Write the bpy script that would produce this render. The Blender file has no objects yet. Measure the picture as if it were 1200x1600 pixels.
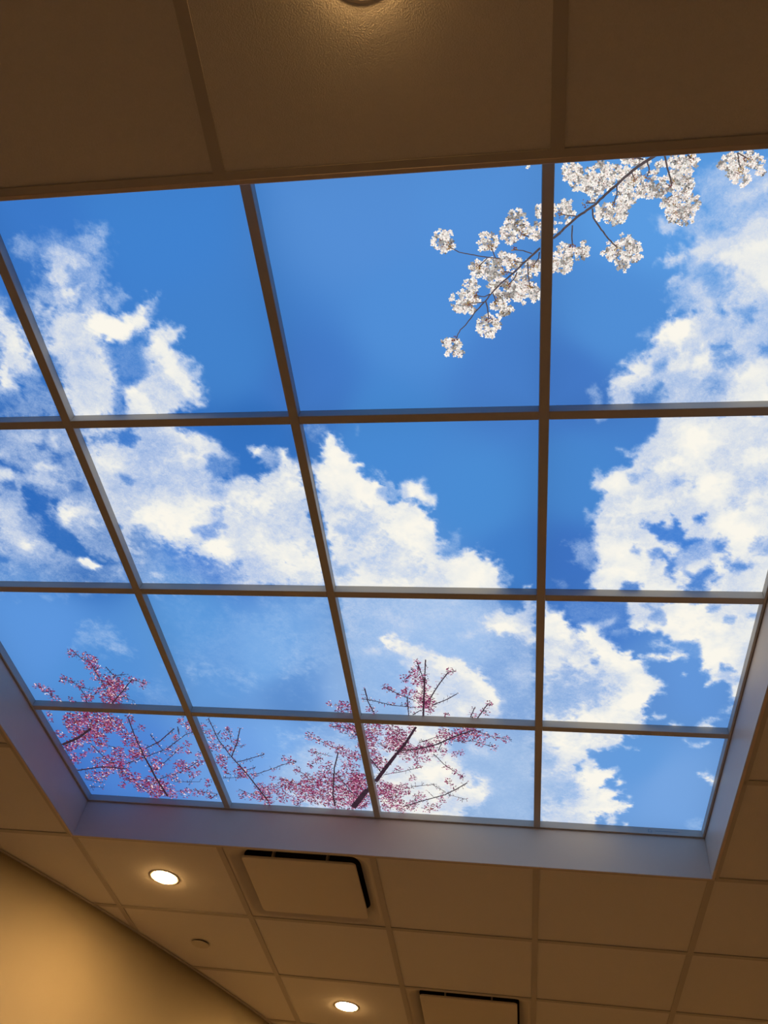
import bpy, bmesh, math, random
import numpy as np
from mathutils import Matrix, Vector

# ------------------------------------------------------------------ camera, world, exposure
ZC = 1.25                                    # camera height above the floor
FPX, PA, PB, PC = 1304.31, 2.42787, 0.25581, 0.19454
ROT = Matrix.Rotation(PB, 3, 'Z') @ Matrix.Rotation(PA, 3, 'X') @ Matrix.Rotation(PC, 3, 'Z')
scene = bpy.context.scene
COL = scene.collection
cam_d = bpy.data.cameras.new('camera')
cam_d.sensor_fit = 'HORIZONTAL'
cam_d.sensor_width = 36.0
cam_d.lens = FPX / 1200 * 36.0
cam_d.clip_start = 0.02
cam = bpy.data.objects.new('camera', cam_d)
cam.matrix_world = Matrix.Translation((0, 0, ZC)) @ ROT.to_4x4()
COL.objects.link(cam)
scene.camera = cam

world = bpy.data.worlds.new('world')
world.use_nodes = True
world.node_tree.nodes['Background'].inputs[0].default_value = (0.02, 0.015, 0.01, 1)
scene.world = world
vs = scene.view_settings
vs.view_transform = 'Standard'
vs.look = 'None'
vs.exposure = 0.0
vs.gamma = 1.0
vs.use_curve_mapping = False

LAMP_COLOR = (1.0, 0.65, 0.30)
LAMP_WATT = 5.4
LENS_GLOW = 110.0
PANEL_GAIN = 1.0

# ------------------------------------------------------------------ main dimensions (metres)
HC = ZC + 1.541          # underside of the ceiling grid
HB = ZC + 1.693          # underside of the skylight bars
HP = ZC + 1.7185         # face of the backlit panels
BW = 0.0238              # bar width
CX = [-1.787, -1.1784, -0.5658, 0.0469, 0.652]      # skylight column lines (outer two: fascia)
RY = [0.492, 1.1209, 1.7384, 2.3558, 2.981]         # skylight row lines
P = 0.6096

def lin(c):
    c = np.asarray(c, float) / 255.0
    return np.where(c <= 0.04045, c / 12.92, ((c + 0.055) / 1.055) ** 2.4)

# ------------------------------------------------------------------ materials
def new_mat(name):
    m = bpy.data.materials.new(name)
    m.use_nodes = True
    nt = m.node_tree
    return m, nt, nt.nodes['Principled BSDF']

def painted(name, rgb, rough=0.6, nscale=40, namt=0.06, bump=0.0, bscale=300, spec=0.3):
    m, nt, b = new_mat(name)
    N, L = nt.nodes, nt.links
    geo = N.new('ShaderNodeNewGeometry')
    no = N.new('ShaderNodeTexNoise')
    no.inputs['Scale'].default_value = nscale
    no.inputs['Detail'].default_value = 4
    L.new(geo.outputs['Position'], no.inputs['Vector'])
    mr = N.new('ShaderNodeMapRange')
    mr.inputs['To Min'].default_value = 1 - namt
    mr.inputs['To Max'].default_value = 1 + namt
    L.new(no.outputs['Fac'], mr.inputs['Value'])
    mx = N.new('ShaderNodeVectorMath'); mx.operation = 'SCALE'
    mx.inputs[0].default_value = rgb
    L.new(mr.outputs['Result'], mx.inputs['Scale'])
    L.new(mx.outputs['Vector'], b.inputs['Base Color'])
    b.inputs['Roughness'].default_value = rough
    b.inputs['Specular IOR Level'].default_value = spec
    if bump:
        n2 = N.new('ShaderNodeTexNoise')
        n2.inputs['Scale'].default_value = bscale
        n2.inputs['Detail'].default_value = 3
        L.new(geo.outputs['Position'], n2.inputs['Vector'])
        bp = N.new('ShaderNodeBump')
        bp.inputs['Strength'].default_value = bump
        bp.inputs['Distance'].default_value = 0.002
        L.new(n2.outputs['Fac'], bp.inputs['Height'])
        L.new(bp.outputs['Normal'], b.inputs['Normal'])
    return m

M_TILE = painted('ceiling_tile_fibre', (0.75, 0.70, 0.63), 0.95, 220, 0.05, 0.5, 420, 0.05)
M_GRID = painted('grid_enamel', (0.52, 0.47, 0.41), 0.55, 30, 0.03, 0, 300, 0.2)
M_BAR = painted('skylight_bar_enamel', (0.52, 0.49, 0.45), 0.5, 30, 0.03, 0, 300, 0.3)
M_FASCIA = painted('fascia_enamel', (0.66, 0.55, 0.46), 0.42, 12, 0.03, 0, 300, 0.4)
M_WALL = painted('wall_paint', (0.36, 0.29, 0.175), 0.85, 8, 0.03, 0.25, 350, 0.15)
M_FLOOR = painted('carpet', (0.44, 0.36, 0.26), 0.95, 90, 0.2, 0.3, 300, 0.05)
M_DIFF = painted('diffuser_enamel', (0.64, 0.58, 0.50), 0.5, 30, 0.02, 0, 300, 0.25)
M_PLAQ = painted('plaque_enamel', (0.70, 0.63, 0.53), 0.5, 30, 0.02, 0, 300, 0.25)
M_DARK = painted('painted_shade', (0.025, 0.02, 0.016), 0.8, 30, 0.1)  # near-black stands in for shade inside the diffusers; also on the sprinkler cup
M_RING = painted('downlight_trim_enamel', (0.66, 0.60, 0.52), 0.45, 30, 0.02)
M_CAP = painted('cover_plate_enamel', (0.62, 0.56, 0.46), 0.5, 30, 0.02)
M_SLAB = painted('plenum_deck', (0.25, 0.24, 0.23), 0.9, 6, 0.1)
M_HOUSE = painted('panel_housing_metal', (0.55, 0.55, 0.55), 0.5, 20, 0.03)
M_MARK = painted('maker_mark_print', (0.30, 0.34, 0.38), 0.5, 40, 0.04)

def lens_material():
    m, nt, b = new_mat('downlight_lens')
    N, L = nt.nodes, nt.links
    lw = N.new('ShaderNodeTexNoise'); lw.inputs['Scale'].default_value = 60
    mr = N.new('ShaderNodeMapRange')
    mr.inputs['To Min'].default_value = LENS_GLOW * 0.95
    mr.inputs['To Max'].default_value = LENS_GLOW * 1.05
    L.new(lw.outputs['Fac'], mr.inputs['Value'])
    L.new(mr.outputs['Result'], b.inputs['Emission Strength'])
    b.inputs['Emission Color'].default_value = (1.0, 0.58, 0.22, 1)
    b.inputs['Base Color'].default_value = (0.8, 0.75, 0.65, 1)
    return m
M_LENS = lens_material()

def sky_print_material():
    """backlit print: sky tone and cloud density are laid out per panel, the fine cloud grain is noise"""
    m = bpy.data.materials.new('backlit_sky_print')
    m.use_nodes = True
    nt = m.node_tree; N, L = nt.nodes, nt.links
    N.clear()
    out = N.new('ShaderNodeOutputMaterial')
    em = N.new('ShaderNodeEmission'); em.inputs['Strength'].default_value = PANEL_GAIN
    den = N.new('ShaderNodeAttribute'); den.attribute_name = 'cloud'
    sky = N.new('ShaderNodeAttribute'); sky.attribute_name = 'sky_tone'
    geo = N.new('ShaderNodeNewGeometry')
    def noise(scale, detail, rough, dist):
        n = N.new('ShaderNodeTexNoise')
        n.inputs['Scale'].default_value = scale
        n.inputs['Detail'].default_value = detail
        n.inputs['Roughness'].default_value = rough
        n.inputs['Distortion'].default_value = dist
        L.new(geo.outputs['Position'], n.inputs['Vector'])
        return n.outputs['Fac']
    def math_(op, a, b, clamp=False):
        n = N.new('ShaderNodeMath'); n.operation = op; n.use_clamp = clamp
        for k, v in ((0, a), (1, b)):
            if isinstance(v, (int, float)): n.inputs[k].default_value = v
            else: L.new(v, n.inputs[k])
        return n.outputs[0]
    d = den.outputs['Fac']
    nf = math_('ADD', math_('MULTIPLY', math_('SUBTRACT', noise(130, 6, 0.66, 1.5), 0.5), 1.1), math_('MULTIPLY', math_('SUBTRACT', noise(30, 8, 0.6, 1.6), 0.5), 0.8))
    # weight: strongest in half-covered sky, none in clear sky
    w = math_('MULTIPLY', math_('MULTIPLY', d, math_('POWER', math_('SUBTRACT', 1.0, d, True), 1.3)), 4.6)
    d2 = math_('ADD', d, math_('MULTIPLY', math_('MULTIPLY', nf, w), 0.62), True)
    ramp = N.new('ShaderNodeValToRGB')
    pts = [(0.0, (160, 200, 242)), (0.45, (184, 208, 240)), (0.72, (202, 216, 238)), (0.88, (223, 228, 234)), (0.95, (240, 240, 235)), (1.0, (251, 247, 236))]
    e = ramp.color_ramp.elements
    while len(e) < len(pts): e.new(0.5)
    for k, (p, c) in enumerate(pts):
        e[k].position = p; e[k].color = (*lin(c), 1)
    L.new(d2, ramp.inputs['Fac'])
    al = N.new('ShaderNodeMapRange'); al.interpolation_type = 'LINEAR'
    al.inputs['From Min'].default_value = 0.0
    al.inputs['From Max'].default_value = 0.9
    L.new(d2, al.inputs['Value'])
    a0 = al.outputs['Result']
    mix = N.new('ShaderNodeMix'); mix.data_type = 'RGBA'
    L.new(a0, mix.inputs['Factor'])
    L.new(sky.outputs['Color'], mix.inputs[6])
    L.new(ramp.outputs['Color'], mix.inputs[7])
    L.new(mix.outputs[2], em.inputs['Color'])
    L.new(em.outputs[0], out.inputs['Surface'])
    m.cycles.emission_sampling = 'NONE'
    return m
M_SKY = sky_print_material()

def blossom_print_material():
    m = bpy.data.materials.new('backlit_blossom_print')
    m.use_nodes = True
    nt = m.node_tree; N, L = nt.nodes, nt.links
    N.clear()
    out = N.new('ShaderNodeOutputMaterial')
    em = N.new('ShaderNodeEmission'); em.inputs['Strength'].default_value = PANEL_GAIN
    a = N.new('ShaderNodeAttribute'); a.attribute_name = 'ink'
    L.new(a.outputs['Color'], em.inputs['Color'])
    L.new(em.outputs[0], out.inputs['Surface'])
    m.cycles.emission_sampling = 'NONE'
    return m
M_INK = blossom_print_material()

# ------------------------------------------------------------------ mesh helpers
def link(name, me, mat=None, parent=None):
    o = bpy.data.objects.new(name, me)
    COL.objects.link(o)
    if mat is not None and me is not None and not me.materials:
        me.materials.append(mat)
    if parent is not None:
        o.parent = parent
        o.matrix_parent_inverse = Matrix.Identity(4)
    return o

def empty(name, loc=(0, 0, 0)):
    o = bpy.data.objects.new(name, None)
    o.empty_display_size = 0.1
    o.location = loc
    COL.objects.link(o)
    return o

def tag(o, label=None, cat=None, group=None, kind=None):
    if label: o['label'] = label
    if cat: o['category'] = cat
    if group: o['group'] = group
    if kind: o['kind'] = kind
    return o

def box_mesh(name, x0, x1, y0, y1, z0, z1, bevel=0.0):
    bm = bmesh.new()
    bmesh.ops.create_cube(bm, size=1.0)
    for v in bm.verts:
        v.co = Vector((x0 + (v.co.x + .5) * (x1 - x0), y0 + (v.co.y + .5) * (y1 - y0), z0 + (v.co.z + .5) * (z1 - z0)))
    if bevel:
        bmesh.ops.bevel(bm, geom=bm.edges[:], offset=bevel, segments=1, affect='EDGES')
    me = bpy.data.meshes.new(name)
    bm.to_mesh(me); bm.free()
    return me

def prism_mesh(name, poly, z0, z1, inset=0.0, drop=0.0):
    """polygon (counter-clockwise seen from above) extruded between two heights; a small chamfer on the underside"""
    n = len(poly)
    cx = sum(p[0] for p in poly) / n; cy = sum(p[1] for p in poly) / n
    def ins(p):
        dx, dy = cx - p[0], cy - p[1]; l = math.hypot(dx, dy) or 1
        return (p[0] + dx / l * inset * 1.4, p[1] + dy / l * inset * 1.4)
    vs_ = [(*ins(p), z0) for p in poly] + [(*p, z0 + drop) for p in poly] + [(*p, z1) for p in poly]
    fs = [tuple(reversed(range(n)))] + [tuple(range(2 * n, 3 * n))]
    for k in range(n):
        j = (k + 1) % n
        fs.append((k, j, n + j, n + k)); fs.append((n + k, n + j, 2 * n + j, 2 * n + k))
    me = bpy.data.meshes.new(name)
    me.from_pydata(vs_, [], fs)
    return me

def lathe_mesh(name, prof, seg=48, smooth=True):
    vs_, fs = [], []
    for (r, z) in prof:
        for k in range(seg):
            a = 2 * math.pi * k / seg
            vs_.append((r * math.cos(a), r * math.sin(a), z))
    for i in range(len(prof) - 1):
        for k in range(seg):
            j = (k + 1) % seg
            fs.append((i * seg + k, i * seg + j, (i + 1) * seg + j, (i + 1) * seg + k))
    me = bpy.data.meshes.new(name)
    me.from_pydata(vs_, [], fs)
    if smooth:
        me.polygons.foreach_set('use_smooth', [True] * len(me.polygons))
    return me

# ------------------------------------------------------------------ room shell
X_LEFT, X_RIGHT, Y_BACK, Y_FAR = -2.86, 2.5, -1.36, 6.05
def circle3(a, b, c):
    ax, ay = a; bx, by = b; cx, cy = c
    d = 2 * (ax * (by - cy) + bx * (cy - ay) + cx * (ay - by))
    ux = ((ax**2 + ay**2) * (by - cy) + (bx**2 + by**2) * (cy - ay) + (cx**2 + cy**2) * (ay - by)) / d
    uy = ((ax**2 + ay**2) * (cx - bx) + (bx**2 + by**2) * (ax - cx) + (cx**2 + cy**2) * (bx - ax)) / d
    return ux, uy, math.hypot(ax - ux, ay - uy)
ARC = circle3((-2.186, 3.160), (-1.784, 3.874), (-1.360, 4.826))
ARC_SIGN = 1 if ARC[0] < -1.784 else -1
def wall_x(y):
    """where the curved left wall stands, seen from above"""
    t = ARC[2]**2 - (y - ARC[1])**2
    x = ARC[0] + ARC_SIGN * math.sqrt(max(t, 0.0))
    return max(x, X_LEFT)

def structure(name, me, mat, label=None, cat=None):
    o = link(name, me, mat)
    tag(o, label, cat, kind='structure')
    return o

structure('floor', box_mesh('floor', X_LEFT - .2, X_RIGHT + .2, Y_BACK - .2, Y_FAR + .2, -0.08, 0.0), M_FLOOR,
          'warm brown carpeted floor below the skylight, out of the frame', 'floor')
structure('wall_right', box_mesh('wall_right', X_RIGHT, X_RIGHT + .12, Y_BACK, Y_FAR, 0, HC + .35), M_WALL,
          'cream painted wall on the right, out of the frame', 'wall')
structure('wall_back', box_mesh('wall_back', X_LEFT - .12, X_RIGHT + .12, Y_BACK - .12, Y_BACK, 0, HC + .35), M_WALL,
          'cream painted wall behind the camera, out of the frame', 'wall')
structure('wall_far', box_mesh('wall_far', wall_x(Y_FAR) - .2, X_RIGHT + .12, Y_FAR, Y_FAR + .12, 0, HC + .35), M_WALL,
          'cream painted far wall, out of the frame', 'wall')
# curved left wall
ys = list(np.linspace(Y_BACK, Y_FAR, 90))
wv, wf = [], []
for y in ys:
    x = wall_x(y)
    wv += [(x, y, 0), (x, y, HC + .35), (x - .12, y, HC + .35), (x - .12, y, 0)]
for k in range(len(ys) - 1):
    for q in range(4):
        a, b = 4 * k + q, 4 * k + (q + 1) % 4
        wf.append((a, a + 4, b + 4, b))
wf += [(0, 1, 2, 3), tuple(4 * (len(ys) - 1) + k for k in (3, 2, 1, 0))]
me = bpy.data.meshes.new('wall_left'); me.from_pydata(wv, [], wf)
me.polygons.foreach_set('use_smooth', [len(p.vertices) == 4 for p in me.polygons])
structure('wall_left', me, M_WALL, 'gently curved cream wall lit by warm lamps at lower left', 'wall')
# wall angle running along the curved wall under the tiles
wv, wf = [], []
ys2 = [y for y in np.linspace(Y_BACK + .01, Y_FAR - .01, 90)]
for y in ys2:
    x = wall_x(y) + 0.001
    wv += [(x, y, HC - .0015), (x + .02, y, HC - .0015), (x + .02, y, HC + .0005), (x, y, HC + .0005)]
for k in range(len(ys2) - 1):
    for q in range(4):
        a, b = 4 * k + q, 4 * k + (q + 1) % 4
        wf.append((a, b, b + 4, a + 4))
me = bpy.data.meshes.new('trim_5'); me.from_pydata(wv, [], wf)
structure('trim_5', me, M_GRID, 'thin metal wall angle where the curved wall meets the tiles', 'trim')

# ------------------------------------------------------------------ ceiling: deck, tiles, tees
ceiling = structure('ceiling', box_mesh('ceiling', X_LEFT - .1, X_RIGHT + .1, Y_BACK - .1, Y_FAR + .1, HC + .36, HC + .44), M_SLAB,
                    'suspended ceiling of plain beige square tiles around the skylight', 'ceiling')
XS_FAR = [-3.0056, -2.396, -1.787, -1.1769, -0.5673, 0.0423, 0.652, 1.2615, 1.871, X_RIGHT]
XS_NEAR = [-2.998, -2.389, -1.7795, -1.170, -0.560, 0.0575, 0.667, 1.2766, 1.886, X_RIGHT]
YS_FAR = [2.985 + P * k for k in range(6)]
YS_SIDE = [0.480, 1.156, 1.766, 2.375, 2.985]
YS_NEAR = [0.480 - P * k for k in range(4)]
YS_NEAR[-1] = Y_BACK
YS_FAR[-1] = Y_FAR
TW = 0.012               # half width of a tee
T_UP = 0.0035            # tile face sits this far above the tee face
tile_cache, tee_cache = {}, {}
special = {}             # cells taken by an air diffuser: kept free of a tile
def cell_key(x, y): return (round(x, 2), round(y, 2))
DIFF_CELLS = [(-1.1769, 2.985), (-0.5673, 2.985 + 2 * P)]
for c in DIFF_CELLS: special[cell_key(*c)] = 1

def tile(x0, x1, y0, y1):
    if cell_key(x0, y0) in special: return
    g = 0.006            # the tile rests on the tee flange
    a0, a1, b0, b1 = x0 + g, x1 - g, y0 + g, y1 - g
    wl = [wall_x(y) + .003 for y in np.linspace(b0, b1, 9)]
    if max(wl) > a1 and min(wl) > a1: return
    if max(wl) <= a0:
        key = (round(a1 - a0, 4), round(b1 - b0, 4))
        if key not in tile_cache:
            w, h = key
            tile_cache[key] = prism_mesh('ceiling_tile', [(-w/2, -h/2), (w/2, -h/2), (w/2, h/2), (-w/2, h/2)], 0, .016, .0015, .0015)
        o = link('ceiling_tile', tile_cache[key], M_TILE, ceiling)
        o.location = ((a0 + a1) / 2, (b0 + b1) / 2, HC + T_UP)
    else:
        left = []
        for y in np.linspace(b0, b1, 17):
            x = max(a0, wall_x(y) + .003)
            if x < a1 - .004: left.append((x, float(y)))
        if len(left) < 2: return
        poly = [(a1, left[0][1]), (a1, left[-1][1])] + left[::-1]
        o = link('ceiling_tile', prism_mesh('ceiling_tile', poly, HC + T_UP, HC + T_UP + .016), M_TILE, ceiling)

def tee(x0, x1, y0, y1, z=HC):
    """an inverted tee: flange with a web on top, one straight length"""
    w, h = x1 - x0, y1 - y0
    if w <= 0.01 or h <= 0.01: return
    key = (round(w, 4), round(h, 4))
    if key not in tee_cache:
        w, h = key
        bm = bmesh.new()
        def bx(a, b, c, d, e, f):
            r = bmesh.ops.create_cube(bm, size=1)['verts']
            for v in r:
                v.co = Vector((a + (v.co.x + .5) * (b - a), c + (v.co.y + .5) * (d - c), e + (v.co.z + .5) * (f - e)))
        bx(-w/2, w/2, -h/2, h/2, 0, .002)
        if w > h: bx(-w/2, w/2, -.001, .001, .002, .03)
        else: bx(-.001, .001, -h/2, h/2, .002, .03)
        me = bpy.data.meshes.new('grid_tee'); bm.to_mesh(me); bm.free()
        tee_cache[key] = me
    o = link('grid_tee', tee_cache[key], M_GRID, ceiling)
    o.location = ((x0 + x1) / 2, (y0 + y1) / 2, z)

def zone(XS, YS, skip=None):
    for j in range(len(YS) - 1):
        y0, y1 = YS[j], YS[j + 1]
        for i in range(len(XS) - 1):
            x0, x1 = XS[i], XS[i + 1]
            if skip and skip(i): continue
            tile(x0, x1, y0, y1)
zone(XS_FAR, YS_FAR)
zone(XS_FAR, YS_SIDE, lambda i: 2 <= i <= 5)
zone(XS_NEAR, YS_NEAR[::-1])
# main runners (along the room) and cross tees
def runner(x, y0, y1):
    while y0 < y1 and wall_x(y0) > x - TW - .002 : y0 += .01
    yy = y0
    # clip the far end where the curved wall crosses it
    while yy < y1 and wall_x(yy) <= x - TW - .002: yy += .01
    tee(x - TW, x + TW, y0, min(yy, y1))
for x in XS_FAR[1:-1]:
    runner(x, 2.985 + TW, Y_FAR)
for x in (XS_FAR[1], XS_FAR[7], XS_FAR[8]):
    runner(x, 0.480 + TW, 2.985 - TW)
runner(XS_FAR[2] - TW + .001, 0.492, 2.985 - TW)
runner(XS_FAR[6] + TW - .001, 0.492, 2.985 - TW)
for x in XS_NEAR[1:-1]:
    runner(x, Y_BACK, 0.468)
def crosses(XS, y, i0=0, i1=None, z=HC):
    for i in range(i0, (len(XS) - 1) if i1 is None else i1):
        a, b = XS[i] + TW, XS[i + 1] - TW
        a = max(a, wall_x(y) + .004)
        tee(a, b, y - TW, y + TW, z)
for y in YS_FAR[1:-1]: crosses(XS_FAR, y)
crosses(XS_FAR, 2.985, 0, 2); crosses(XS_FAR, 2.985, 6)
for y in YS_SIDE[1:-1]:
    crosses(XS_FAR, y, 0, 2); crosses(XS_FAR, y, 6)
for y in YS_NEAR[1:-1]: crosses(XS_NEAR, y)
# edge tees around the opening: one long piece at each end
tee(wall_x(0.48) + .004, X_RIGHT - .004, 0.468, 0.4918)
tee(CX[0] - TW, CX[4] + TW, 2.982, 2.999)

# ------------------------------------------------------------------ skylight well: four fascia boards
def fascia(name, x0, x1, y0, y1, label):
    me = box_mesh(name, x0, x1, y0, y1, HC - .001, HP + .075, 0.0012)
    structure(name, me, M_FASCIA, label, 'trim')
FT = 0.010
fascia('trim_1', CX[0], CX[4], 2.981, 2.981 + FT, 'long grey fascia board along the far end of the skylight well')
fascia('trim_2', CX[0] - FT, CX[0], 0.492, 2.981 + FT, 'grey fascia board on the left side of the skylight well')
fascia('trim_3', CX[4], CX[4] + FT, 0.492, 2.981 + FT, 'grey fascia board on the right side of the skylight well')
fascia('trim_4', CX[0], CX[4], 0.492 - FT, 0.492, 'fascia board on the near side of the skylight well')

# skylight grid: rim angles, three long bars, cross bars between them
frame = empty('skylight_frame', ((CX[0] + CX[4]) / 2, (RY[0] + RY[4]) / 2, HB))
tag(frame, 'grey metal grid of crossing bars that holds the sky panels', 'skylight frame')
fl = Vector(frame.location)
def fbar(name, x0, x1, y0, y1, z0, z1, bevel=.0008):
    return link(name, box_mesh(name, x0 - fl.x, x1 - fl.x, y0 - fl.y, y1 - fl.y, z0 - fl.z, z1 - fl.z, bevel), M_BAR, frame)
RT = 0.009
ZT = HP + .02
for x in CX[1:4]:
    fbar('main_bar', x - BW/2, x + BW/2, RY[0] + RT, RY[4] - RT, HB, ZT)
for y in RY[1:4]:
    for i in range(4):
        a = CX[i] + (RT if i == 0 else BW/2) + .0003
        b = CX[i+1] - (RT if i == 3 else BW/2) - .0003
        fbar('cross_bar', a, b, y - BW/2, y + BW/2, HB + .0004, ZT)
fbar('rim', CX[0] + .0015, CX[4] - .0015, RY[4] - RT, RY[4] - .0015, HB, ZT).name = 'rim'
fbar('rim', CX[0] + .0015, CX[4] - .0015, RY[0] + .0015, RY[0] + RT, HB, ZT)
fbar('rim', CX[0] + .0015, CX[0] + RT, RY[0] + RT, RY[4] - RT, HB, ZT)
fbar('rim', CX[4] - RT, CX[4] - .0015, RY[0] + RT, RY[4] - RT, HB, ZT)
far_rim = [o for o in frame.children if o.name == 'rim'][0]

# faint maker's mark on the far rim, near its right end: a small ring-like emblem and a worn line, too faint to read
bm = bmesh.new()
def mark_quad(u0, u1, v0, v1):
    y = RY[4] - RT - .0003
    v = [bm.verts.new(Vector((a, y, b)) - fl) for a, b in ((u0, v0), (u1, v0), (u1, v1), (u0, v1))]
    bm.faces.new(v)
zc = (HB + HP) / 2
mark_quad(.452, .455, zc - .006, zc + .006); mark_quad(.455, .463, zc + .004, zc + .006)
mark_quad(.455, .466, zc - .006, zc - .004); mark_quad(.463, .466, zc - .004, zc + .002)
mark_quad(.478, .560, zc - .0012, zc + .0012)
me = bpy.data.meshes.new('maker_mark'); bm.to_mesh(me); bm.free()
mk = link('maker_mark', me, M_MARK, far_rim)
mk['label'] = 'faint grey maker mark, too worn to read'

# ------------------------------------------------------------------ the printed sky
RM = np.array(ROT)
def px_to_plane(px, py):
    """a point of the printed picture: from where it shows in the photograph to its place on the panels"""
    px = np.asarray(px, float); py = np.asarray(py, float)
    d = np.stack([(px - 600) / FPX, -(py - 800) / FPX, -np.ones_like(px)], -1) @ RM.T
    s = (HP - ZC) / d[..., 2]
    return d[..., 0] * s, d[..., 1] * s
def plane_to_px(x, y):
    p = np.stack([x, y, np.full_like(x, HP - ZC)], -1) @ RM
    return 600 + FPX * p[..., 0] / -p[..., 2], 800 - FPX * p[..., 1] / -p[..., 2]

CROP = {'P1': (0, 270, 2.5), 'P2': (640, 230, 4.286), 'P3': (840, 220, 3.3333), 'P4': (860, 400, 3.529), 'P5': (0, 640, 5.0),
        'P6': (120, 640, 2.857), 'P7': (470, 640, 3.0), 'P8': (840, 640, 3.3333), 'Q1': (0, 920, 3.871), 'Q2': (230, 920, 3.529),
        'Q3': (520, 930, 3.529), 'Q4': (840, 930, 3.3333), 'Q5': (60, 1090, 4.0), 'Q6': (310, 1090, 4.138),
        'Q7': (550, 1000, 4.0), 'Q8': (830, 1120, 3.75)}
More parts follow.
